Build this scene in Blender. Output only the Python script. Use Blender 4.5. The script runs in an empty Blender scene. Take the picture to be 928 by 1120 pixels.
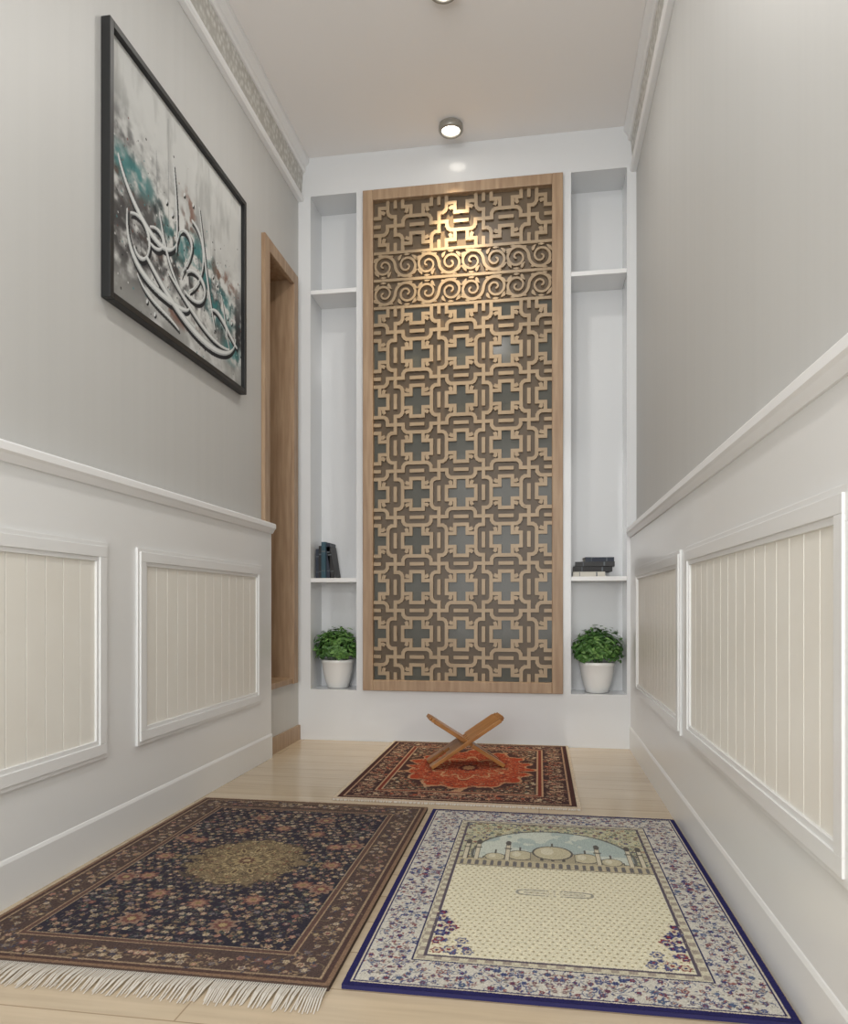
import bpy, bmesh, math, random
import numpy as np
from mathutils import Vector, Matrix
random.seed(7); rng=np.random.RandomState(5)
S=bpy.context.scene
COL=S.collection

# ---------------------------------------------------------------- helpers
def lin(c):
    return tuple(((v/255.0)/12.92 if v/255.0<=0.04045 else ((v/255.0+0.055)/1.055)**2.4) for v in c)
def mat(name,rgb,rough=0.5,metal=0.0,noise=None,bump=None,emit=None,coat=0.0,spec=0.5,nscale=(1,1,1)):
    m=bpy.data.materials.new(name); m.use_nodes=True
    nt=m.node_tree; b=nt.nodes['Principled BSDF']
    c=lin(rgb)
    b.inputs['Base Color'].default_value=(*c,1)
    b.inputs['Roughness'].default_value=rough
    b.inputs['Metallic'].default_value=metal
    b.inputs['Specular IOR Level'].default_value=spec
    if coat:
        b.inputs['Coat Weight'].default_value=coat; b.inputs['Coat Roughness'].default_value=0.08
    if noise or bump:
        tc=nt.nodes.new('ShaderNodeTexCoord'); mp=nt.nodes.new('ShaderNodeMapping')
        mp.inputs['Scale'].default_value=nscale
        nt.links.new(tc.outputs['Object'],mp.inputs['Vector'])
    if noise:
        rgb2,sc=noise[0],noise[1]
        n=nt.nodes.new('ShaderNodeTexNoise'); n.inputs['Scale'].default_value=sc
        n.inputs['Detail'].default_value=4
        nt.links.new(mp.outputs[0],n.inputs['Vector'])
        r=nt.nodes.new('ShaderNodeValToRGB')
        r.color_ramp.elements[0].position=0.3; r.color_ramp.elements[1].position=0.7
        r.color_ramp.elements[0].color=(*c,1); r.color_ramp.elements[1].color=(*lin(rgb2),1)
        nt.links.new(n.outputs['Fac'],r.inputs['Fac']); nt.links.new(r.outputs[0],b.inputs['Base Color'])
    if bump:
        sc,st=bump
        n2=nt.nodes.new('ShaderNodeTexNoise'); n2.inputs['Scale'].default_value=sc
        nt.links.new(mp.outputs[0],n2.inputs['Vector'])
        bp=nt.nodes.new('ShaderNodeBump'); bp.inputs['Strength'].default_value=st; bp.inputs['Distance'].default_value=0.002
        nt.links.new(n2.outputs['Fac'],bp.inputs['Height']); nt.links.new(bp.outputs[0],b.inputs['Normal'])
    if emit:
        b.inputs['Emission Color'].default_value=(*lin(emit[0]),1); b.inputs['Emission Strength'].default_value=emit[1]
    return m

class MB:
    def __init__(s): s.v=[]; s.f=[]; s.m=[]; s.sm=[]
    def add(s,vs,fs,m=0,smooth=False,M=None):
        o=len(s.v)
        for p in vs:
            p=Vector(p)
            if M is not None: p=M@p
            s.v.append(tuple(p))
        for f in fs: s.f.append(tuple(i+o for i in f)); s.m.append(m); s.sm.append(smooth)
    def box(s,x0,x1,y0,y1,z0,z1,m=0,M=None):
        if x0>x1:x0,x1=x1,x0
        if y0>y1:y0,y1=y1,y0
        if z0>z1:z0,z1=z1,z0
        vs=[(x0,y0,z0),(x1,y0,z0),(x1,y1,z0),(x0,y1,z0),(x0,y0,z1),(x1,y0,z1),(x1,y1,z1),(x0,y1,z1)]
        s.add(vs,[(0,3,2,1),(4,5,6,7),(0,1,5,4),(1,2,6,5),(2,3,7,6),(3,0,4,7)],m,M=M)
    def lathe(s,prof,seg=32,m=0,c=(0,0,0),smooth=True):
        vs=[];fs=[];n=len(prof)
        for i in range(seg):
            a=2*math.pi*i/seg
            for r,z in prof: vs.append((c[0]+r*math.cos(a),c[1]+r*math.sin(a),c[2]+z))
        for i in range(seg):
            j=(i+1)%seg
            for k in range(n-1): fs.append((i*n+k,j*n+k,j*n+k+1,i*n+k+1))
        s.add(vs,fs,m,smooth)
    def prism(s,prof,axis,a0,a1,m=0,M=None):
        n=len(prof); vs=[]
        for a in (a0,a1):
            for p in prof:
                vs.append((p[0],a,p[1]) if axis=='y' else ((a,p[0],p[1]) if axis=='x' else (p[0],p[1],a)))
        fs=[tuple(range(n)),tuple(range(2*n-1,n-1,-1))]
        for i in range(n):
            j=(i+1)%n; fs.append((i,i+n,j+n,j))
        s.add(vs,fs,m,M=M)
    def obj(s,name,mats,bevel=0,parent=None,seg=2,loc=None,fixn=True):
        me=bpy.data.meshes.new(name); me.from_pydata(s.v,[],s.f); 
        for mm in mats: me.materials.append(mm)
        me.polygons.foreach_set('material_index',s.m)
        me.polygons.foreach_set('use_smooth',s.sm)
        if fixn:
            bm=bmesh.new(); bm.from_mesh(me); bmesh.ops.recalc_face_normals(bm,faces=bm.faces); bm.to_mesh(me); bm.free()
        me.update()
        o=bpy.data.objects.new(name,me); COL.objects.link(o)
        if bevel:
            b=o.modifiers.new('bevel','BEVEL'); b.width=bevel; b.segments=seg; b.limit_method='ANGLE'
        if parent: o.parent=parent
        if loc: o.location=loc
        return o

# ---------------------------------------------------------------- materials
M_white=mat('white_lacquer',(228,229,229),0.28,coat=0.15)
M_facade=mat('facade_lacquer',(222,224,226),0.14)
M_cream=mat('beadboard_offwhite',(234,232,225),0.4,noise=((231,228,220),6))
M_rail=mat('trim_white',(238,239,240),0.3)
M_ceil=mat('ceiling_paint',(243,241,240),0.85,bump=(60,0.1))
M_oak=mat('oak_wood',(176,150,122),0.45,noise=((150,122,96),9),nscale=(6,6,0.5))
M_lat=mat('lattice_bronze',(164,143,116),0.4,metal=0.1,noise=((152,131,104),8))
M_shelfwood=mat('stand_wood',(172,122,68),0.38,noise=((136,88,44),10),nscale=(1,8,1))
M_black=mat('black_frame',(26,27,28),0.4)
M_dark=mat('fixture_metal',(160,157,150),0.35,metal=0.5)
M_glow=mat('lamp_glow',(255,250,240),0.5,emit=((255,248,234),7.0))
M_wall=mat('grey_wall_paint',(194,194,192),0.5,noise=((197,197,195),1.0),nscale=(1,30,0.25))

def floor_mat():
    m=bpy.data.materials.new('light_wood_floor'); m.use_nodes=True; nt=m.node_tree; b=nt.nodes['Principled BSDF']
    tc=nt.nodes.new('ShaderNodeTexCoord')
    br=nt.nodes.new('ShaderNodeTexBrick'); br.inputs['Scale'].default_value=1.0
    br.inputs['Brick Width'].default_value=1.2; br.inputs['Row Height'].default_value=0.14
    br.inputs['Mortar Size'].default_value=0.0015
    br.inputs['Color1'].default_value=(*lin((210,192,166)),1); br.inputs['Color2'].default_value=(*lin((201,182,154)),1)
    br.inputs['Mortar'].default_value=(*lin((165,145,118)),1)
    nt.links.new(tc.outputs['Object'],br.inputs['Vector'])
    mp=nt.nodes.new('ShaderNodeMapping'); mp.inputs['Scale'].default_value=(2,30,1)
    n=nt.nodes.new('ShaderNodeTexNoise'); n.inputs['Scale'].default_value=2; n.inputs['Detail'].default_value=6
    nt.links.new(tc.outputs['Object'],mp.inputs[0]); nt.links.new(mp.outputs[0],n.inputs['Vector'])
    mx=nt.nodes.new('ShaderNodeMix'); mx.data_type='RGBA'; mx.blend_type='MULTIPLY'; mx.inputs[0].default_value=0.3
    nt.links.new(br.outputs['Color'],mx.inputs[6]); nt.links.new(n.outputs['Fac'],mx.inputs[7])
    nt.links.new(mx.outputs[2],b.inputs['Base Color']); b.inputs['Roughness'].default_value=0.18
    return m
M_floor=floor_mat()

def crown_mat():
    m=bpy.data.materials.new('embossed_frieze'); m.use_nodes=True; nt=m.node_tree; b=nt.nodes['Principled BSDF']
    tc=nt.nodes.new('ShaderNodeTexCoord')
    v=nt.nodes.new('ShaderNodeTexVoronoi'); v.inputs['Scale'].default_value=42; v.inputs['Randomness'].default_value=0.7
    nt.links.new(tc.outputs['Object'],v.inputs['Vector'])
    r=nt.nodes.new('ShaderNodeValToRGB')
    r.color_ramp.elements[0].color=(*lin((228,228,224)),1); r.color_ramp.elements[1].color=(*lin((186,184,178)),1)
    r.color_ramp.elements[1].position=0.65
    nt.links.new(v.outputs['Distance'],r.inputs[0]); nt.links.new(r.outputs[0],b.inputs['Base Color'])
    bp=nt.nodes.new('ShaderNodeBump'); bp.inputs['Strength'].default_value=0.7; bp.inputs['Distance'].default_value=0.005; bp.invert=True
    nt.links.new(v.outputs['Distance'],bp.inputs['Height']); nt.links.new(bp.outputs[0],b.inputs['Normal'])
    b.inputs['Roughness'].default_value=0.5
    return m
M_frieze=crown_mat()

def attr_mat(name,rough,bump=0.0):
    m=bpy.data.materials.new(name); m.use_nodes=True; nt=m.node_tree; b=nt.nodes['Principled BSDF']
    a=nt.nodes.new('ShaderNodeAttribute'); a.attribute_name='weave'
    nt.links.new(a.outputs['Color'],b.inputs['Base Color']); b.inputs['Roughness'].default_value=rough
    b.inputs['Specular IOR Level'].default_value=0.2
    if bump:
        tc=nt.nodes.new('ShaderNodeTexCoord'); n=nt.nodes.new('ShaderNodeTexNoise'); n.inputs['Scale'].default_value=350
        nt.links.new(tc.outputs['Object'],n.inputs['Vector'])
        bp=nt.nodes.new('ShaderNodeBump'); bp.inputs['Strength'].default_value=bump; bp.inputs['Distance'].default_value=0.002
        nt.links.new(n.outputs['Fac'],bp.inputs['Height']); nt.links.new(bp.outputs[0],b.inputs['Normal'])
    return m
M_rug=attr_mat('woven_wool',0.95,0.5); M_art=attr_mat('painted_canvas',0.6)
M_fringe=mat('rug_fringe',(200,195,186),0.9)

# ---------------------------------------------------------------- room constants
XL=-1.235; XR=0.463; D=3.6; H=3.01; YB=-1.3
W=MB()
W.box(XL-0.2,XL,YB,3.135,0,H); W.box(XL-0.2,XL,3.495,3.9,0,H)
W.box(XL-0.2,XL,3.135,3.495,0,0.30); W.box(XL-0.2,XL,3.135,3.495,2.345,H)
W.obj('wall_left',[M_wall])
W=MB(); W.box(XR,XR+0.2,YB,3.9,0,H); W.obj('wall_right',[M_wall])
W=MB(); W.box(XL-0.2,XR+0.2,YB-0.2,3.9,-0.1,0); W.obj('floor',[M_floor])
W=MB(); W.box(XL-0.2,XR+0.2,YB-0.2,3.9,H,H+0.1); W.obj('ceiling',[M_ceil])
W=MB(); W.box(XL,XR,YB-0.15,YB,0,0.25); W.box(XL,XR,YB-0.15,YB,2.75,H)
W.box(XL,XL+0.08,YB-0.15,YB,0.25,2.75); W.box(XR-0.08,XR,YB-0.15,YB,0.25,2.75); W.obj('wall_front',[M_wall])
W=MB(); x0,x1=XL+0.08,XR-0.08
for xa in (x0,(x0+x1)/2-0.02,x1-0.04): W.box(xa,xa+0.04,YB-0.1,YB-0.06,0.25,2.75)
for za in (0.25,1.9,2.71): W.box(x0,x1,YB-0.1,YB-0.06,za,za+0.04)
W.obj('added_window',[M_rail])  # added frame behind the camera, never in view, lets the fill light in

# back facade with niches
W=MB(); W.box(XL,XR,3.79,3.9,0,H); W.obj('wall_back',[M_facade])
W=MB()
W.box(XL,XR,D,3.79,0,0.26); W.box(XL,XR,D,3.79,2.81,H)
for a,b in ((XL,-1.169),(-0.925,-0.887),(0.115,0.154),(0.419,XR)): W.box(a,b,D,3.79,0.26,2.81)
W.box(-0.887,0.115,3.622,3.79,0.26,2.81)
W.obj('trim_niche_surround',[M_facade])
W=MB()
for a,b in ((-1.169,-0.925),(0.154,0.419)):
    for z in (0.835,2.325): W.box(a,b,D+0.002,3.79,z-0.022,z)
W.obj('trim_niche_shelves',[M_rail],bevel=0.002)

# wainscot
def wainscot(side,xw,d,yend,panels,z0,z1):
    f=xw+d*0.027
    w=MB(); w.box(xw,f,YB,yend,0,1.03,0)
    for (a,b) in panels:
        mw=0.050
        n=max(1,round((b-a-2*mw)/0.068)); sw=(b-a-2*mw)/n
        for i in range(n):
            w.box(f,f+d*0.0022,a+mw+i*sw+0.0009,a+mw+(i+1)*sw-0.0009,z0+mw,z1-mw,1)
        for (t,pr) in ((0.0,0.008),(0.012,0.012)):
            o=t; ww=mw-2*t+0.004
            w.box(f,f+d*pr,a+o,b-o,z0+o,z0+o+ww,0); w.box(f,f+d*pr,a+o,b-o,z1-o-ww,z1-o,0)
            w.box(f,f+d*pr,a+o,a+o+ww,z0+o+ww,z1-o-ww,0); w.box(f,f+d*pr,b-o-ww,b-o,z0+o+ww,z1-o-ww,0)
    w.obj('trim_wainscot_'+side,[M_white,M_cream],bevel=0.0012,seg=2)
    p=[(xw,1.02),(f+d*0.006,1.02),(f+d*0.012,1.03),(f+d*0.016,1.037),(f+d*0.022,1.043),(f+d*0.022,1.06),(f+d*0.018,1.065),(xw,1.065)]
    r=MB(); r.prism(p,'y',YB,yend+0.002); r.obj('trim_chair_rail_'+side,[M_rail])
    r=MB(); r.prism([(f,0),(f+d*0.005,0),(f+d*0.005,0.10),(f+d*0.002,0.108),(f,0.11)],'y',YB,yend); r.obj('baseboard_'+side,[M_white])
wainscot('left',XL,1,3.147,[(-0.26,0.73),(0.885,1.87),(2.022,3.012)],0.265,0.868)
wainscot('right',XR,-1,D,[(-0.25,0.97),(1.093,2.24),(2.325,3.36)],0.290,0.864)
# crown
def crown(name,xw,d):
    w=MB()
    def P(pts,m): w.prism([(xw+d*a,z) for a,z in pts],'y',YB,D,m)
    P([(0,2.785),(0.022,2.785),(0.03,2.792),(0.03,2.808),(0.02,2.815),(0,2.815)],0)
    P([(0,2.815),(0.016,2.815),(0.026,2.935),(0,2.935)],1)
    P([(0,2.935),(0.034,2.935),(0.04,2.945),(0.04,2.962),(0.05,2.975),(0.058,2.985),(0.058,H-0.001),(0,H-0.001)],0)
    w.obj(name,[M_rail,M_frieze])
crown('trim_crown_left',XL,1); crown('trim_crown_right',XR,-1)

# door
w=MB()
cx=XL+0.02
w.box(XL+0.0005,cx,3.09,3.15,1.068,2.37); w.box(XL+0.0005,cx,3.48,3.54,0.30,2.37)
w.box(XL+0.0005,cx,3.15,3.48,2.31,2.37)
w.box(XL-0.2,XL,3.136,3.15,0.315,2.344); w.box(XL-0.2,XL,3.48,3.494,0.315,2.344)
w.box(XL-0.2,XL,3.15,3.48,2.33,2.344); w.box(XL-0.19,XL-0.15,3.15,3.48,0.33,2.33)
w.box(XL-0.2,XL+0.012,3.15,3.48,0.302,0.33,1)
w.obj('door_1',[M_oak,M_oak],bevel=0.002)
w=MB(); w.box(XL,XL+0.012,3.15,3.598,0,0.075); w.obj('baseboard_door',[M_oak])

# ---------------------------------------------------------------- lattice screen
scr=bpy.data.objects.new('carved_lattice_screen',None); COL.objects.link(scr)
X0,X1,Z0,Z1=-0.887,0.115,0.262,2.804; FW=0.053
w=MB()
w.box(X0,X0+FW,3.578,3.621,Z0,Z1); w.box(X1-FW,X1,3.578,3.621,Z0,Z1)
w.box(X0+FW,X1-FW,3.578,3.621,Z0,Z0+FW); w.box(X0+FW,X1-FW,3.578,3.621,Z1-FW,Z1)
w.obj('frame',[M_oak],bevel=0.003,parent=scr)
ix0,ix1,iz0,iz1=X0+FW,X1-FW,Z0+FW,Z1-FW
M_back=mat('bronze_panel',(106,92,76),0.34,noise=((96,82,66),3),spec=0.25)
M_cross=mat('smoky_glass',(92,92,86),0.16,spec=0.2)
w=MB(); w.box(ix0,ix1,3.613,3.620,iz0,iz1); w.obj('backing',[M_back],parent=scr)
lat=MB(); ins=MB()
LW=0.0175
segs=set()
def clipseg(a,b,r):
    x0,y0=a;x1,y1=b;dx=x1-x0;dy=y1-y0;t0,t1=0.0,1.0
    for p,q in ((-dx,x0-r[0]),(dx,r[1]-x0),(-dy,y0-r[2]),(dy,r[3]-y0)):
        if abs(p)<1e-9:
            if q<0: return None
        else:
            t=q/p
            if p<0:
                if t>t1: return None
                t0=max(t0,t)
            else:
                if t<t0: return None
                t1=min(t1,t)
    if t1-t0<1e-3: return None
    return (x0+dx*t0,y0+dy*t0),(x0+dx*t1,y0+dy*t1)
def seg(a,b,wd=LW,rect=None):
    if rect:
        c=clipseg(a,b,rect)
        if c is None: return
        a,b=c
    key=tuple(sorted([(round(a[0],3),round(a[1],3)),(round(b[0],3),round(b[1],3))]))
    if key in segs: return
    segs.add(key)
    dx,dy=b[0]-a[0],b[1]-a[1]; L=math.hypot(dx,dy)
    if L<0.002: return
    dx/=L;dy/=L; diag=abs(dx)>0.1 and abs(dy)>0.1
    e=wd*(0.2 if diag else 0.48)
    ax,az=a[0]-dx*e,a[1]-dy*e; bx,bz=b[0]+dx*e,b[1]+dy*e; nx,nz=-dy*wd/2,dx*wd/2
    yf=3.598+random.random()*0.0005
    vs=[]
    for y in (yf,3.6128):
        for p in ((ax+nx,az+nz),(bx+nx,bz+nz),(bx-nx,bz-nz),(ax-nx,az-nz)): vs.append((p[0],y,p[1]))
    lat.add(vs,[(0,1,2,3),(7,6,5,4),(0,4,5,1),(1,5,6,2),(2,6,7,3),(3,7,4,0)])
def ribbon(pts,wd,yoff=0.0):
    n=len(pts); vs=[]
    yf=3.5985+yoff
    for i,p in enumerate(pts):
        q0=pts[max(0,i-1)];q1=pts[min(n-1,i+1)]
        dx,dz=q1[0]-q0[0],q1[1]-q0[1];L=math.hypot(dx,dz) or 1
        ww=wd[i] if hasattr(wd,'__len__') else wd
        nx,nz=-dz/L*ww/2,dx/L*ww/2
        vs+= [(p[0]+nx,yf,p[1]+nz),(p[0]-nx,yf,p[1]-nz),(p[0]+nx,3.6128,p[1]+nz),(p[0]-nx,3.6128,p[1]-nz)]
    fs=[]
    for i in range(n-1):
        a=4*i;b=a+4
        fs+=[(a,a+1,b+1,b),(a,b,b+2,a+2),(a+1,a+3,b+3,b+1),(a+2,b+2,b+3,a+3)]
    fs+=[(0,2,3,1),(4*n-4,4*n-3,4*n-1,4*n-2)]
    lat.add(vs,fs)
def field(zlo,zhi,rows):
    pw=(ix1-ix0)/4; ph=(zhi-zlo)/rows; R=(ix0,ix1,zlo,zhi)
    for r in range(rows):
        for c in range(4):
            cx=ix0+(c+.5)*pw; cz=zlo+(r+.5)*ph
            def T(x,y): return (cx+x*pw/2,cz+y*ph/2)
            for sx in (1,-1):
                for sy in (1,-1):
                    for sw in (0,1):
                        def U(x,y):
                            if sw: x,y=y,x
                            return T(sx*x,sy*y)
                        def PL(P):
                            for i in range(len(P)-1): seg(U(*P[i]),U(*P[i+1]),LW,R)
                        PL([(.72,.72),(.72,.34),(1.0,.34)])     # cross outline round the cell corner
                        chir=(sw==0) if (sx*sy>0)==((r+c)%2==0) else (sw==1)
                        if chir:
                            # rounded strap swinging from the cross into the star at the centre
                            PL([(.72,.34),(.54,.34),(.42,.28),(.36,.16),(.36,0)])
                            PL([(.36,0),(0,0)])
                        else:
                            PL([(.72,.54),(.58,.54),(.50,.50)])
                            PL([(.74,0),(1.0,0)])
field(iz0,2.20,8)
field(2.492,iz1,1)
def insets(zlo,zhi,rows):
    pw=(ix1-ix0)/4; ph=(zhi-zlo)/rows
    for r in range(rows+1):
        for c in range(5):
            x=ix0+c*pw; z=zlo+r*ph; a=0.28*pw/2; b=0.66*pw/2
            for (hw,hh) in ((b,a),(a,b)):
                xa,xb=max(ix0,x-hw),min(ix1,x+hw); za,zb=max(zlo,z-hh),min(zhi,z+hh)
                if xb-xa>0.01 and zb-za>0.01: ins.box(xa,xb,3.6115+(0.0004 if hw==a else 0),3.6129,za,zb)
insets(iz0,2.20,8)
for z in (2.486,2.347,2.207): seg((ix0,z),(ix1,z),0.014)
def scroll_row(zc,h,flip):
    pw=(ix1-ix0)/4; R=pw/4*.97
    for i in range(4):
        cx=ix0+(i+.5)*pw
        def half(sg):
            out=[];N=52
            for k in range(N):
                t=1-k/(N-1); a=math.pi+(1-t)*math.pi*3.3; r=(R*t**.8+.004)
                x=R+.004+r*math.cos(a); y=r*math.sin(a)*h/2/R*.92
                out.append((cx+sg*x,zc+sg*flip*y))
            return out
        a=half(1); b=half(-1)[::-1]; pts=b[:-1]+a; n=len(pts)
        ribbon(pts,[0.009+0.006*math.exp(-((k/n-.5)/.22)**2) for k in range(n)],0.0002)
        for sg in (1,-1):
            for (ox,oz,an,L,tw) in ((.12,.34,1.1,.034,.014),(.44,.30,-.9,.040,.014),(.46,-.28,.8,.034,.013),(.10,-.40,.3,.026,.012),(.27,.47,0,.03,.009),(.34,-.47,0,.03,.009)):
                px,pz=cx+sg*ox*pw,zc+sg*flip*oz*h; q=[];wd=[]
                for k in range(8):
                    t=k/7-.5; q.append((px+math.cos(an*flip)*L*t-.006*math.sin(math.pi*(t+.5))*math.sin(an),pz+math.sin(an*flip)*L*t)); wd.append(0.002+tw*math.cos(math.pi*t)*(1-.5*t))
                ribbon(q,wd,0.0006)
scroll_row(2.417,0.120,1); scroll_row(2.277,0.120,-1)
lat.obj('fretwork',[M_lat],parent=scr)
ins.obj('cross_insets',[M_cross],parent=scr)

# ---------------------------------------------------------------- painted canvases
def noise2(X,Y,sc,seed):
    r=np.random.RandomState(seed).rand(64,64)
    x=X*sc;y=Y*sc; xi=np.floor(x).astype(int);yi=np.floor(y).astype(int)
    fx=x-xi;fy=y-yi; fx=fx*fx*(3-2*fx);fy=fy*fy*(3-2*fy)
    g=lambda a,b:r[a%64,b%64]
    return (g(xi,yi)*(1-fx)+g(xi+1,yi)*fx)*(1-fy)+(g(xi,yi+1)*(1-fx)+g(xi+1,yi+1)*fx)*fy
def fbm(X,Y,sc,seed,o=4):
    s=0;a=.5;t=0
    for i in range(o): s=s+a*noise2(X,Y,sc*2**i,seed+i);t+=a;a*=.5
    return s/t
class Cv:
    def __init__(s,w,h,res):
        s.w,s.h,s.res=w,h,res
        s.nx=int(w/res)+1;s.ny=int(h/res)+1
        xs=np.linspace(0,w,s.nx);ys=np.linspace(0,h,s.ny)
        s.X,s.Y=np.meshgrid(xs,ys); s.a=np.zeros((s.ny,s.nx,3))
    def fill(s,mask,c,al=1.0):
        c=np.array(c,float)
        if isinstance(mask,np.ndarray) and mask.dtype!=bool:
            m=(mask*al)[...,None]; s.a=s.a*(1-m)+c*m
        else: s.a[mask]=s.a[mask]*(1-al)+c*al
    def win(s,cx,cy,r):
        i0=max(0,int((cx-r)/s.w*(s.nx-1)));i1=min(s.nx,int((cx+r)/s.w*(s.nx-1))+2)
        j0=max(0,int((cy-r)/s.h*(s.ny-1)));j1=min(s.ny,int((cy+r)/s.h*(s.ny-1))+2)
        if i0>=i1 or j0>=j1: return None
        return slice(j0,j1),slice(i0,i1)
    def ell(s,cx,cy,rx,ry,an,c,al=1.0):
        wn=s.win(cx,cy,max(rx,ry)+s.res)
        if not wn: return
        x=s.X[wn]-cx;y=s.Y[wn]-cy;ca,sa=math.cos(an),math.sin(an)
        u=(x*ca+y*sa)/rx;v=(-x*sa+y*ca)/ry
        m=(u*u+v*v)<1; sub=s.a[wn]; sub[m]=sub[m]*(1-al)+np.array(c,float)*al
    def ros(s,cx,cy,r,n,c1,c2,c3,ph=0):
        wn=s.win(cx,cy,r*1.15)
        if not wn: return
        x=s.X[wn]-cx;y=s.Y[wn]-cy;q=np.hypot(x,y);a=np.arctan2(y,x)
        R=r*(.85+.15*np.cos(n*a+ph)); sub=s.a[wn]
        sub[q<R]=c1; sub[q<R*.66]=c2; sub[q<R*.3]=c3
    def line(s,pts,wd,c,al=1.0):
        for i in range(len(pts)-1):
            (x0,y0),(x1,y1)=pts[i],pts[i+1]; L=math.hypot(x1-x0,y1-y0); n=max(1,int(L/(s.res*.8)))
            for k in range(n+1):
                t=k/n; ww=wd if not hasattr(wd,'__len__') else wd[i]*(1-t)+wd[i+1]*t
                s.ell(x0+(x1-x0)*t,y0+(y1-y0)*t,ww,ww,0,c,al)
    def nib(s,pts,wd,an,c,al=1.0,thin=.28):
        for i in range(len(pts)-1):
            (x0,y0),(x1,y1)=pts[i],pts[i+1]; L=math.hypot(x1-x0,y1-y0); n=max(1,int(L/(s.res*.7)))
            for k in range(n):
                t=k/n; ww=wd[i]*(1-t)+wd[i+1]*t
                s.ell(x0+(x1-x0)*t,y0+(y1-y0)*t,ww,max(ww*thin,s.res*.8),an,c,al)
    def frame(s,d0,d1,c):
        d=np.minimum(np.minimum(s.X,s.w-s.X),np.minimum(s.Y,s.h-s.Y))
        s.fill((d>=d0)&(d<d1),c)
    def mesh(s,name,M,material,parent=None,amp=0.0):
        a=np.clip(s.a,0,255)/255.0; a=np.where(a<=0.04045,a/12.92,((a+0.055)/1.055)**2.4)
        z=(rng.rand(s.ny,s.nx)-.5)*amp
        P=np.stack([s.X,s.Y,z,np.ones_like(s.X)],-1).reshape(-1,4)@np.array(M).T
        n=s.nx*s.ny; me=bpy.data.meshes.new(name)
        me.vertices.add(n); me.vertices.foreach_set('co',P[:,:3].astype(np.float32).ravel())
        idx=np.arange(n).reshape(s.ny,s.nx)
        q=np.stack([idx[:-1,:-1],idx[:-1,1:],idx[1:,1:],idx[1:,:-1]],-1).reshape(-1,4)
        me.loops.add(q.size); me.loops.foreach_set('vertex_index',q.ravel().astype(np.int32))
        me.polygons.add(len(q)); me.polygons.foreach_set('loop_start',(np.arange(len(q))*4).astype(np.int32))
        me.update(calc_edges=True)
        at=me.color_attributes.new('weave','FLOAT_COLOR','POINT')
        at.data.foreach_set('color',np.concatenate([a.reshape(-1,3),np.ones((n,1))],1).astype(np.float32).ravel())
        me.materials.append(material)
        o=bpy.data.objects.new(name,me); COL.objects.link(o)
        if parent:o.parent=parent
        return o

def flora(c,pred,sp,pal,r0,r1,seed,sym=True,leafc=((70,90,80),(150,120,90)),dens=1.0,vine=(120,105,85)):
    rd=random.Random(seed)
    w=c.w/2 if sym else c.w; h=c.h/2 if sym else c.h
    y=sp*.5
    k=0
    while y<h+sp*.3:
        x=sp*.5+(sp*.5 if k%2 else 0)
        while x<w+sp*.3:
            px=x+rd.uniform(-.22,.22)*sp; py=y+rd.uniform(-.22,.22)*sp
            if rd.random()<dens:
                r=rd.uniform(r0,r1); n=rd.choice((5,6,8)); cc=rd.choice(pal); c2=rd.choice(pal); c3=rd.choice(pal)
                lv=[(rd.uniform(0,6.28),rd.uniform(.9,1.7),rd.choice(leafc)) for _ in range(5)]
                va=rd.uniform(0,6.28)
                mir=((1,1),(-1,1),(1,-1),(-1,-1)) if sym else ((1,1),)
                for sx,sy in mir:
                    qx=px if sx>0 else c.w-px; qy=py if sy>0 else c.h-py
                    if not pred(qx,qy): continue
                    c.line([(qx+sx*math.cos(va+t*.5)*sp*.16*t,qy+sy*math.sin(va+t*.5)*sp*.16*t) for t in range(6)],c.res*.55,vine)
                    for (a,d,lc) in lv:
                        c.ell(qx+sx*math.cos(a)*r*d*1.2,qy+sy*math.sin(a)*r*d*1.2,r*.55,r*.22,math.atan2(sy*math.sin(a+.6),sx*math.cos(a+.6)),lc)
                    c.ros(qx,qy,r,n,cc,c2,c3)
            x+=sp
        y+=sp*.87;k+=1
def dedge(c,x,y): return min(x,c.w-x,y,c.h-y)

def place_rug(name,c,x0,y0,t,sidecol,fringe=()):
    e=bpy.data.objects.new(name,None); COL.objects.link(e)
    M=Matrix.Translation((x0,y0,t)); c.mesh('pile',M,M_rug,e,amp=0.0012)
    w=MB(); w.box(x0,x0+c.w,y0,y0+c.h,0.0005,t-0.0008); w.obj('backing',[mat(name+'_edge',sidecol,0.95)],parent=e)
    w=MB()
    for (yy,dr,L) in fringe:
        x=x0+0.003
        while x<x0+c.w-0.003:
            l=L*random.uniform(.85,1.08); j=random.uniform(-.006,.006); hw=0.0016
            vs=[(x-hw,yy,t*.6),(x+hw,yy,t*.6),(x+hw+j*.4,yy+dr*l*.5,t*.75),(x-hw+j*.4,yy+dr*l*.5,t*.75),(x+j+hw*.6,yy+dr*l,0.0015),(x+j-hw*.6,yy+dr*l,0.0015)]
            w.add(vs,[(0,1,2,3),(3,2,4,5)]); x+=0.0045
    if fringe: w.obj('fringe',[M_fringe],parent=e,fixn=False)
    return e

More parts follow.
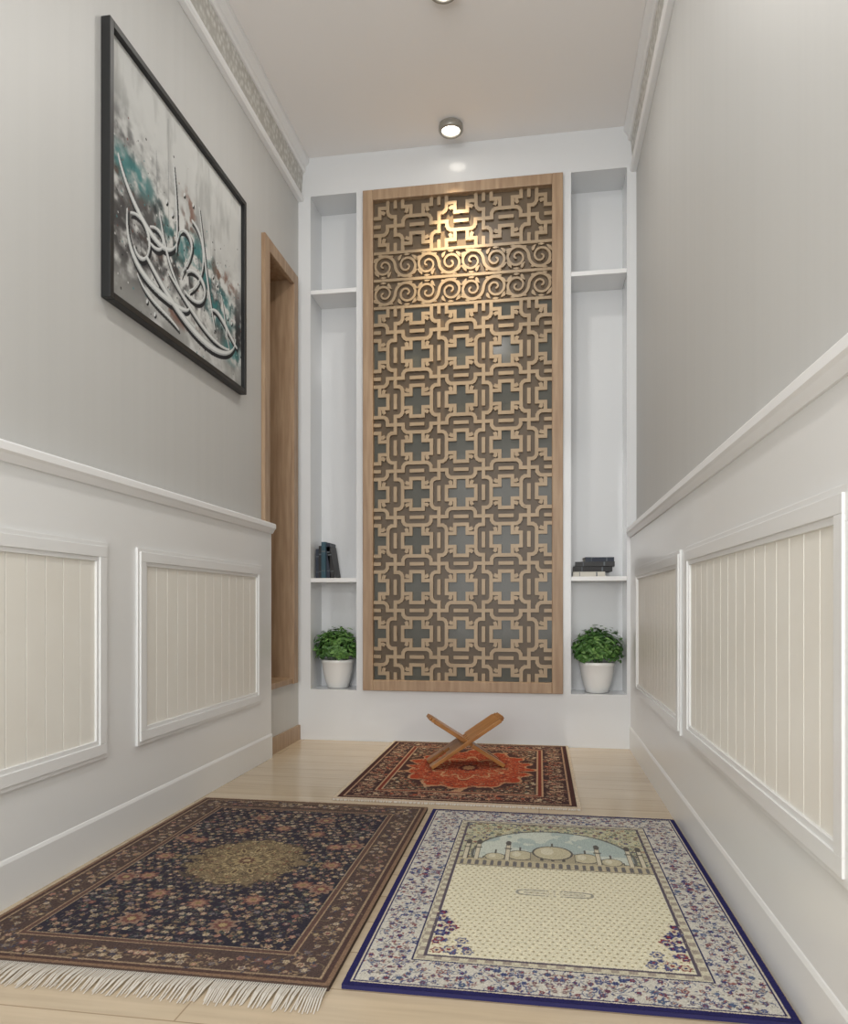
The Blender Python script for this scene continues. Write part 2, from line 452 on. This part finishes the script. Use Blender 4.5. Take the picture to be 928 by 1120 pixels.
# rug 1: dark persian with muted gold medallion
c=Cv(0.80,1.165,0.0017)
c.a[:]=(46,43,53)
pal=[(148,112,98),(160,144,120),(116,80,74),(172,156,134),(104,98,102),(132,116,88)]
c.frame(0,0.010,(124,100,82)); c.frame(0.010,0.020,(76,58,54)); c.frame(0.020,0.024,(146,126,104))
c.frame(0.024,0.098,(78,64,60)); 
flora(c,lambda x,y:0.036<dedge(c,x,y)<0.088,0.030,pal,0.006,0.011,3,leafc=((64,64,78),(138,118,96)))
c.frame(0.098,0.102,(150,128,104)); c.frame(0.102,0.112,(92,70,64)); c.frame(0.112,0.115,(146,128,106))
cx,cy=c.w/2,c.h/2
flora(c,lambda x,y:dedge(c,x,y)>0.122,0.027,pal,0.0045,0.0095,11,leafc=((70,80,76),(126,108,86),(96,86,90)),vine=(92,82,72))
for k in range(12):
    a=2*math.pi*k/12; c.ros(cx+.235*math.cos(a),cy+.28*math.sin(a),0.028,8,(108,76,70),(146,114,96),(124,106,76))
for k in range(8):
    a=2*math.pi*(k+.5)/8; c.ros(cx+.275*math.cos(a),cy+.41*math.sin(a),0.034,8,(130,106,92),(108,74,68),(150,132,98))
wob=fbm(c.X,c.Y,34,77,3)
an=np.arctan2(c.Y-cy,c.X-cx)
q=np.hypot(c.X-cx,(c.Y-cy)*.92)+ (wob-.5)*.06
R=.165*(.84+.16*np.abs(np.cos(8*an)))
c.fill(q<R,(80,70,62)); c.fill(q<R*.94,(124,108,84),.8)
flora(c,lambda x,y:math.hypot(x-cx,(y-cy)*.92)<.15,0.021,[(152,136,104),(80,66,58),(166,152,122),(96,82,66),(116,82,68)],0.005,0.009,17,leafc=((86,76,60),(146,130,98)),vine=(82,72,58))
for k in range(12):
    a=2*math.pi*k/12; c.ell(cx+.075*math.cos(a),cy+.08*math.sin(a),.022,.008,a,(150,134,102)); c.ell(cx+.075*math.cos(a),cy+.08*math.sin(a),.014,.004,a,(84,68,56))
c.ros(cx,cy,.04,12,(148,132,100),(94,70,60),(162,146,112))
c.a*= (0.84+0.32*rng.rand(c.ny,c.nx,1))
place_rug('persian_prayer_rug',c,-1.172,1.25,0.010,(76,60,52),fringe=((1.25,-1,0.075),))

# rug 2: cream mosque rug with navy edge
c=Cv(0.776,1.14,0.0017)
cream=(214,208,184)
c.a[:]=(194,190,180)
nv=(36,34,82)
pal=[(54,54,104),(128,66,68),(92,104,132),(104,62,78),(74,88,116),(164,154,144)]
flora(c,lambda x,y:0.026<dedge(c,x,y)<0.106,0.024,pal,0.005,0.009,21,leafc=((70,76,116),(126,120,114),(140,92,88)),vine=(90,94,122))
c.frame(0,0.013,nv); c.frame(0.013,0.016,(196,186,168)); c.frame(0.016,0.020,nv)
c.frame(0.108,0.112,nv); c.frame(0.112,0.130,(196,190,168))
d=np.minimum(np.minimum(c.X,c.w-c.X),np.minimum(c.Y,c.h-c.Y)); I=d>0.132
bb=(d>0.114)&(d<0.128)&(((c.X*60).astype(int)+(c.Y*60).astype(int))%2==0); c.fill(bb,(140,128,120),.7)
c.frame(0.128,0.132,(90,80,90))
inn=lambda x,y:dedge(c,x,y)>0.136
c.fill(I,cream)
u=c.X/0.0155; v=c.Y/0.0155; off=(np.floor(v)%2)*.5
fu=(u+off)%1-.5; fv=v%1-.5
c.fill(I&((np.abs(fu)+np.abs(fv))<.27),(180,170,138)); c.fill(I&((np.abs(fu)+np.abs(fv))<.11),(122,114,94))
yb=0.635; m0=c.w/2
c.fill(I&(c.Y>yb),(180,178,154))
cl=fbm(c.X,c.Y,14,9)
flora(c,lambda x,y:inn(x,y) and y>yb+.02,0.024,[(110,124,112),(198,190,154),(118,106,84),(76,76,108),(134,84,78)],0.006,0.010,5,sym=False,leafc=((120,130,110),(194,184,146)))
arc=((c.X-m0)/.222)**2+((c.Y-(yb+.10))/.215)**2<1
c.fill(I&arc&(c.Y>yb),(104,104,100)); arc2=((c.X-m0)/.214)**2+((c.Y-(yb+.10))/.207)**2<1
c.fill(I&arc2&(c.Y>yb),(164,176,172))
c.fill(I&arc2&(c.Y>yb)&(cl>.5),(198,202,190),.8)
mz=(184,176,150); md=(92,88,84)
def rect(x0,x1,y0,y1,cc): c.fill(I&(c.X>x0)&(c.X<x1)&(c.Y>y0)&(c.Y<y1),cc)
rect(m0-.26,m0+.26,yb,yb+.062,md); rect(m0-.256,m0+.256,yb+.004,yb+.056,(178,168,142))
for k in range(-12,13):
    rect(m0+k*.02-.005,m0+k*.02+.005,yb+.008,yb+.036,(108,104,104)); c.ell(m0+k*.02,yb+.037,.005,.006,0,(108,104,104))
for (dx,w_,h_) in ((-.155,.030,.075),(.155,.030,.075),(-.088,.040,.095),(.088,.040,.095),(0,.058,.125)):
    rect(m0+dx-w_-.003,m0+dx+w_+.003,yb+.056,yb+h_,md); rect(m0+dx-w_,m0+dx+w_,yb+.05,yb+h_-.004,(160,152,130))
    for k in (-.5,0,.5): rect(m0+dx+k*w_-.004,m0+dx+k*w_+.004,yb+.060,yb+h_-.012,md)
    c.ell(m0+dx,yb+h_,w_*.96,w_*.98,0,md); c.ell(m0+dx,yb+h_,w_*.86,w_*.88,0,mz); c.ell(m0+dx-w_*.25,yb+h_+w_*.2,w_*.3,w_*.5,0,(200,194,172)); rect(m0+dx-.0022,m0+dx+.0022,yb+h_+w_*.9,yb+h_+w_*.9+.03,md)
for dx in (-.235,-.205,-.122,.122,.205,.235):
    rect(m0+dx-.007,m0+dx+.007,yb+.05,yb+.185,md); rect(m0+dx-.005,m0+dx+.005,yb+.05,yb+.183,(198,190,168)); rect(m0+dx-.010,m0+dx+.010,yb+.14,yb+.148,md); c.ell(m0+dx,yb+.19,.008,.020,0,md)
for sx in (-1,1):
    rd=random.Random(4)
    for k in range(26):
        t=rd.random(); ox=.25-.085*rd.random()*(1-t); oy=.145+.20*t
        c.ros(m0+sx*ox,oy,rd.uniform(.008,.017),6,*rd.sample([(44,42,96),(132,56,60),(198,188,164),(92,96,130)],3))
c.frame(0.132,0.136,(84,78,92))
for t in range(160):
    a=2*math.pi*t/160; qx=.088*(1 if math.cos(a)>0 else -1)*abs(math.cos(a))**.5; qy=.016*(1 if math.sin(a)>0 else -1)*abs(math.sin(a))**.5
    c.ell(m0+qx,.475+qy,.003,.003,0,(146,144,134)); c.ell(m0+qx*.8,.475+qy*.3,.0018,.0018,0,(160,156,144))
c.a*=(0.88+0.20*rng.rand(c.ny,c.nx,1))
place_rug('mosque_prayer_rug',c,-0.352,1.262,0.009,(38,36,84))

# rug 3: red medallion
c=Cv(0.868,1.10,0.0022)
c.a[:]=(150,52,34)
pal=[(186,152,120),(66,48,50),(164,86,62),(104,58,52),(194,174,146)]
c.frame(0,0.012,(200,184,162)); c.frame(0.012,0.03,(70,44,42)); c.frame(0.03,0.036,(172,140,114))
c.frame(0.036,0.125,(66,46,46)); flora(c,lambda x,y:0.045<dedge(c,x,y)<0.115,0.028,pal,0.007,0.0115,31,leafc=((140,100,84),(176,144,120)))
c.frame(0.125,0.131,(180,146,116)); c.frame(0.131,0.145,(118,54,44)); c.frame(0.145,0.150,(176,146,118))
cx,cy=c.w/2,c.h/2
q=np.hypot((c.X-cx)/.27,(c.Y-cy)/.38); an=np.arctan2(c.Y-cy,c.X-cx)
d=np.minimum(np.minimum(c.X,c.w-c.X),np.minimum(c.Y,c.h-c.Y)); I=d>0.15
wob=(fbm(c.X,c.Y,26,88,3)-.5)*.22
R=(.95+.07*np.cos(16*an))+wob
c.fill(I&(q>R),(72,48,46))
flora(c,lambda x,y:dedge(c,x,y)>.16 and math.hypot((x-cx)/.27,(y-cy)/.38)>1.02,0.026,pal,0.006,0.010,33)
c.fill(I&(q<R)&(q>R*.94),(176,134,102)); c.fill(I&(q<R*.94),(158,64,40))
flora(c,lambda x,y:math.hypot((x-cx)/.27,(y-cy)/.38)<.86,0.026,[(180,100,68),(112,46,38),(186,142,104),(84,50,48),(146,58,40)],0.006,0.010,35,leafc=((182,112,78),(112,52,42)),vine=(176,104,74))
R2=(.50+.07*np.cos(12*an))+wob*.6
c.fill((q<R2)&(q>R2*.9),(180,136,100)); c.fill(q<R2*.3,(100,50,44)); c.fill(q<R2*.18,(180,132,94))
c.a*=(0.86+0.28*rng.rand(c.ny,c.nx,1))
place_rug('red_medallion_rug',c,-0.728,2.492,0.008,(190,170,150),fringe=((2.492,-1,0.012),))

# ---------------------------------------------------------------- calligraphy painting
pic=bpy.data.objects.new('framed_calligraphy_painting',None); COL.objects.link(pic)
ya,yb2,za,zb=1.887,2.858,1.571,2.372; fw=0.02
w=MB(); xf=XL+0.030
w.box(XL+.001,xf,ya,ya+fw,za,zb); w.box(XL+.001,xf,yb2-fw,yb2,za,zb)
w.box(XL+.001,xf,ya+fw,yb2-fw,za,za+fw); w.box(XL+.001,xf,ya+fw,yb2-fw,zb-fw,zb)
w.box(XL+.001,XL+.012,ya+fw,yb2-fw,za+fw,zb-fw)
w.obj('frame',[M_black],bevel=0.0015,parent=pic)
cw,ch=yb2-ya-2*fw,zb-za-2*fw
c=Cv(cw,ch,0.002); s=c.X/cw; t=1-c.Y/ch
c.a[:]=(200,201,199)
n1=fbm(s,t,3.2,40,5); n2=fbm(s,t,7,50,5); n3=fbm(s*1.0,t*.22,22,60,4); n4=fbm(s,t,26,70,4)
sm=lambda x,a,b:np.clip((x-a)/(b-a),0,1)
c.fill(sm(n1,.35,.75),(224,225,222),.8)
c.fill(sm(n3,.48,.72)*sm(t,1.0,.2),(166,167,165),.65)
band=np.exp(-((t-(.48+.24*s))/.19)**2)
c.fill(band*sm(n2*.6+n4*.5,.46,.66),(98,98,97),.9)
c.fill(band*sm(n3*.6+n4*.5,.53,.70),(44,44,46),.9)
low=np.exp(-((t-.74)/.20)**2)*np.exp(-((s-.18)/.34)**2)
c.fill(low*sm(n2*.6+n4*.5,.38,.60),(52,50,51),.92)
c.fill(sm(t,.80,1.0)*sm(n2,.42,.6),(122,122,118),.55)
for (a,b,ra,rb,al) in ((.60,.54,.16,.11,.8),(.78,.66,.16,.11,.8),(.12,.45,.17,.07,.7),(.40,.56,.12,.10,.5),(.90,.84,.10,.07,.65)):
    g=np.exp(-((s-a)/ra)**2-((t-b)/rb)**2); c.fill(sm(g,.2,.8)*sm(n2*.5+n4*.5,.41,.56),(62,134,136),al)
for (a,b,ra,rb) in ((.06,.54,.13,.05),(.3,.64,.13,.045),(.52,.36,.05,.10),(.82,.50,.12,.05),(.45,.88,.14,.04)):
    g=np.exp(-((s-a)/ra)**2-((t-b)/rb)**2); c.fill(sm(g,.1,.8)*sm(n4,.50,.66),(122,84,70),.7)
for (x0_,y0_,y1_) in ((.36,.05,.55),(.58,.18,.7),(.28,.25,.5),(.70,.30,.62)):
    c.line([(x0_*cw,(1-y0_)*ch),((x0_+.005)*cw,(1-y1_)*ch)],.0015,(128,132,134),.5)
for i in range(420):
    a=random.random();b=random.gauss(.62,.17); c.ell(a*cw,(1-b)*ch,*(random.uniform(.0008,.004),)*2,0,random.choice(((40,42,46),(226,226,224),(80,130,134),(110,70,62),(20,20,22))),.8)
def bez(P,n=60):
    out=[]
    for k in range(n+1):
        u=k/n; m=len(P)-1
        x=sum(math.comb(m,i)*(1-u)**(m-i)*u**i*P[i][0] for i in range(m+1)); y=sum(math.comb(m,i)*(1-u)**(m-i)*u**i*P[i][1] for i in range(m+1))
        out.append((x*cw,(1-y)*ch))
    return out
strokes=[
 ([(.10,.62),(.08,.88),(.26,.84),(.50,.86),(.52,.80)],.024),
 ([(.22,.74),(.34,.82),(.62,1.0),(.94,.90),(.94,.76)],.028),
 ([(.12,.62),(.24,.54),(.30,.72),(.18,.82),(.14,.74)],.020),
 ([(.05,.44),(.12,.62),(.40,.74),(.44,.50)],.022),
 ([(.40,.22),(.425,.4),(.43,.5),(.42,.60)],.018),
 ([(.44,.50),(.50,.40),(.62,.50),(.50,.58),(.46,.68)],.022),
 ([(.54,.38),(.68,.38),(.66,.62),(.52,.72)],.022),
 ([(.50,.64),(.62,.54),(.74,.66),(.62,.78),(.48,.74)],.022),
 ([(.60,.28),(.64,.45),(.66,.60),(.74,.80)],.018),
 ([(.70,.72),(.78,.66),(.86,.76),(.96,.80)],.020),
 ([(.24,.60),(.32,.54),(.38,.62),(.30,.70),(.22,.66)],.018),
 ([(.36,.72),(.50,.78),(.70,.90),(.88,.84)],.018),
 ([(.30,.50),(.33,.60),(.36,.70),(.46,.76)],.016),
 ([(.80,.60),(.83,.68),(.84,.76),(.88,.84)],.014),
 ([(.16,.84),(.22,.92),(.36,.90),(.44,.94)],.014),
]
for dx,dy,cc,k2 in ((.007,-.009,(30,32,36),1.2),(0,0,(172,176,177),.82),(-.001,.002,(214,216,215),.48)):
    for P,wd in strokes:
        p=bez(P); n=len(p); wv=[wd*k2*.68*(.30+.70*math.sin(math.pi*(.10+.82*k/n))) for k in range(n)]
        c.nib([(x+dx,y+dy) for x,y in p],wv,math.radians(58),cc,.95 if cc[0]>100 else .6)
for (a,b) in ((.35,.42),(.39,.45),(.72,.54),(.76,.56),(.55,.30),(.22,.92),(.27,.95),(.48,.30),(.86,.68),(.90,.69)):
    c.ell(a*cw+.004,(1-b)*ch-.005,.010,.006,1.0,(34,36,40)); c.ell(a*cw,(1-b)*ch,.009,.005,1.0,(210,212,212))
Mx=Matrix(((0,0,1,XL+.0135),(1,0,0,ya+fw),(0,1,0,za+fw),(0,0,0,1)))
c.mesh('canvas',Mx,M_art,pic)

# ---------------------------------------------------------------- rehal (folding book stand)
w=MB()
ang=math.radians(33); L1,L2=0.188,0.185; dep=0.16; th=0.016
for sgn in (1,-1):
    R=Matrix.Rotation(-sgn*ang,4,'Y')
    M=Matrix.Translation((0,0,0.106))@R
    if sgn<0: M=M@Matrix.Scale(-1,4,(1,0,0))
    w.box(0.018,L1-.02,-dep/2,dep/2,-th/2,th/2,0,M)
    w.box(L1-.02,L1-.008,-dep/2+.012,dep/2-.012,-th/2,th/2,0,M)
    w.box(L1-.008,L1,-dep/2+.03,dep/2-.03,-th/2,th/2,0,M)
    k=5; fw_=dep/(2*k)
    for i in range(k):
        y=-dep/2+(2*i+(0 if sgn>0 else 1))*fw_
        w.box(-0.024,0.020,y+0.0006,y+fw_-0.0006,-th/2,th/2,0,M)
    w.box(-0.075,-0.022,-dep/2,dep/2,-th/2,th/2,0,M)
    w.box(-0.100,-0.073,-dep/2,-dep/2+.055,-th/2,th/2,0,M); w.box(-0.100,-0.073,dep/2-.055,dep/2,-th/2,th/2,0,M)
    for ys in ((-dep/2,-dep/2+0.042),(dep/2-0.042,dep/2)):
        w.box(-L2,-0.098,ys[0],ys[1],-th/2,th/2,0,M)
o=w.obj('quran_book_stand',[M_shelfwood],bevel=0.002)
o.location=(-0.315,3.09,0.0105); o.rotation_euler=(0,0,math.radians(16))

# ---------------------------------------------------------------- plants
M_pot=mat('white_ceramic',(236,236,234),0.25)
M_soil=mat('soil',(60,46,36),0.95,bump=(80,0.8))
M_leaf=mat('leaf_green',(58,98,46),0.5,noise=((86,128,62),14))
M_leaf2=mat('leaf_green_light',(108,148,78),0.5)
def plant(name,cx,cy,z,sc,seed):
    rd=random.Random(seed); w=MB()
    pr=[(0,0),(.045,0),(.054,.004),(.066,.04),(.078,.09),(.083,.13),(.086,.134),(.086,.148),(.080,.150),(.076,.146),(.074,.125),(0,.125)]
    w.lathe([(r*sc,zz*sc) for r,zz in pr],40,0,(cx,cy,z))
    w.lathe([(0.0,.130*sc),(.075*sc,.127*sc)],24,1,(cx,cy,z))
    for i in range(26):
        a=rd.uniform(0,6.28);r=rd.uniform(.01,.05);h=rd.uniform(.08,.15)
        x0,y0=cx+r*math.cos(a),cy+r*math.sin(a);x1,y1=cx+r*1.7*math.cos(a),cy+min(.06,r*1.3)*math.sin(a)
        q=.0012; w.add([(x0-q,y0,z+.125*sc),(x0+q,y0,z+.125*sc),(x1+q,y1,z+.125*sc+h),(x1-q,y1,z+.125*sc+h)],[(0,1,2,3)],2)
    for i in range(1250):
        th=rd.uniform(0,6.28); cz=rd.uniform(-.45,1); q=math.sqrt(max(0,1-cz*cz)); rr=rd.uniform(.5,1.04)**.6
        lump=1+.13*math.sin(3*th+seed)+.10*math.sin(7*th+cz*5)
        px=cx+math.cos(th)*q*rr*.112*sc*lump; py=cy-.012+math.sin(th)*q*rr*.084*sc; pz=z+.205*sc+cz*rr*.104*sc*lump
        n=Vector((math.cos(th)*q,math.sin(th)*q,cz+.3)).normalized()
        t=Vector((rd.uniform(-1,1),rd.uniform(-1,1),rd.uniform(-.6,.6))); t=(t-n*t.dot(n)*.6).normalized(); b=n.cross(t).normalized()
        L=rd.uniform(.011,.019)*sc; Wd=L*.45
        P=Vector((px,py,pz)); up=n*L*.12
        vs=[P-t*L,P-t*L*.3+b*Wd+up,P+t*L*.45+b*Wd*.8+up,P+t*L,P+t*L*.45-b*Wd*.8+up,P-t*L*.3-b*Wd+up]
        w.add(vs,[(0,1,2,3),(0,3,4,5)],2 if rd.random()<.65 else 3)
    return w.obj(name,[M_pot,M_soil,M_leaf,M_leaf2],fixn=False)
plant('potted_plant',-1.050,3.695,0.2605,1.0,3)
plant('potted_plant.001',0.285,3.695,0.2605,1.02,9)

# ---------------------------------------------------------------- books
M_bk=[mat('book_navy',(30,40,58),0.45),mat('book_black',(28,28,30),0.5),mat('book_teal',(44,78,92),0.45),mat('book_pages',(212,208,198),0.8),mat('book_grey',(90,98,104),0.5)]
def book(w,M,t,d,h,m):
    w.box(0,.0025,0,d,0,h,m,M); w.box(t-.0025,t,0,d,0,h,m,M); w.box(0.0025,t-.0025,0,.0035,0,h,m,M)
    w.box(.0025,t-.0025,.0035,d-.004,.003,h-.003,3,M)
    w.box(0.0015,t-.0015,-.0006,0,h*.72,h*.76,4,M); w.box(0.0015,t-.0015,-.0006,0,h*.2,h*.22,4,M)
w=MB(); x=-1.160
for (t,h,m,y) in ((.018,.155,0,3.66),(.016,.17,1,3.65),(.024,.19,2,3.64),(.018,.185,0,3.65)):
    book(w,Matrix.Translation((x,y,.8355)),t,.11,h,m); x+=t+.001
book(w,Matrix.Translation((x+.006,3.65,.836))@Matrix.Rotation(math.radians(-9),4,'Y')@Matrix.Translation((0,0,0.0005)),.022,.11,.165,1)
w.obj('upright_books',M_bk,fixn=True)
w=MB(); z=.8355
for (x0_,L,t,m,rot) in ((.165,.155,.024,3,0),(.170,.185,.026,1,2),(.175,.190,.022,1,-4),(.225,.14,.022,0,5)):
    M=Matrix.Translation((x0_,3.64,z))@Matrix.Rotation(math.radians(rot),4,'Z')@Matrix(((0,0,1,0),(0,1,0,0),(-1,0,0,t),(0,0,0,1)))
    book(w,M,t,.11,L,m); z+=t+.0006
w.obj('stacked_books',M_bk)

# ---------------------------------------------------------------- downlights
def downlight(name,x,y):
    w=MB()
    w.lathe([(0,0),(.050,0),(.056,-.004),(.058,-.012),(.058,-.030),(.054,-.036),(.046,-.037),(.043,-.032),(.042,-.027)],40,0,(x,y,H-.0005))
    w.lathe([(0,-.0275),(.0425,-.0275)],40,1,(x,y,H))
    w.obj(name,[M_dark,M_glow])
downlight('ceiling_downlight',-0.42,3.455)
downlight('ceiling_downlight.001',-0.352,2.665)
downlight('added_downlight',-0.375,0.9)  # added fixture out of view, put in to brighten the room
def spot(name,loc,E,ang,blend,col,rot=(0,0,0),r=.03):
    l=bpy.data.lights.new(name,'SPOT'); l.energy=E; l.spot_size=math.radians(ang); l.spot_blend=blend; l.color=col; l.shadow_soft_size=r
    o=bpy.data.objects.new(name,l); COL.objects.link(o); o.location=loc; o.rotation_euler=rot
spot('downlight_beam',(-0.42,3.435,H-.045),115,50,.95,(1,.82,.54),(math.radians(10),0,0),.02)
for i,(x,y) in enumerate(((-.352,2.665),(-.375,0.9))):  # second disk lights from the added, unseen fixture
    l=bpy.data.lights.new('downlight_glow','AREA'); l.shape='DISK'; l.size=.16; l.energy=(7,11)[i]; l.color=(1,.97,.92)
    o=bpy.data.objects.new('downlight_glow',l); COL.objects.link(o); o.location=(x,y,H-.05)
l=bpy.data.lights.new('added_fill_light','AREA'); l.shape='RECTANGLE'; l.size=1.5; l.size_y=2.4; l.energy=73; l.color=(1,.995,.98)  # added area light behind the camera, fills the room from outside the opening
o=bpy.data.objects.new('added_fill_light',l); COL.objects.link(o); o.location=((XL+XR)/2,YB-.25,1.4); o.rotation_euler=(math.radians(99),0,0)
wd=bpy.data.worlds.new('World'); S.world=wd; wd.use_nodes=True
bg=wd.node_tree.nodes['Background']; bg.inputs[0].default_value=(.96,.98,1,1); bg.inputs[1].default_value=0.82

# ---------------------------------------------------------------- camera
cam=bpy.data.cameras.new('Camera'); co=bpy.data.objects.new('Camera',cam); COL.objects.link(co)
cam.sensor_fit='HORIZONTAL'; cam.sensor_width=36; cam.lens=790/928*36; cam.shift_y=103/928; cam.clip_start=.02
co.location=(0,0,.69); co.rotation_euler=(math.radians(90),0,math.atan(.1595))
S.camera=co
S.view_settings.view_transform='Standard'; S.view_settings.look='None'; S.view_settings.exposure=0.0
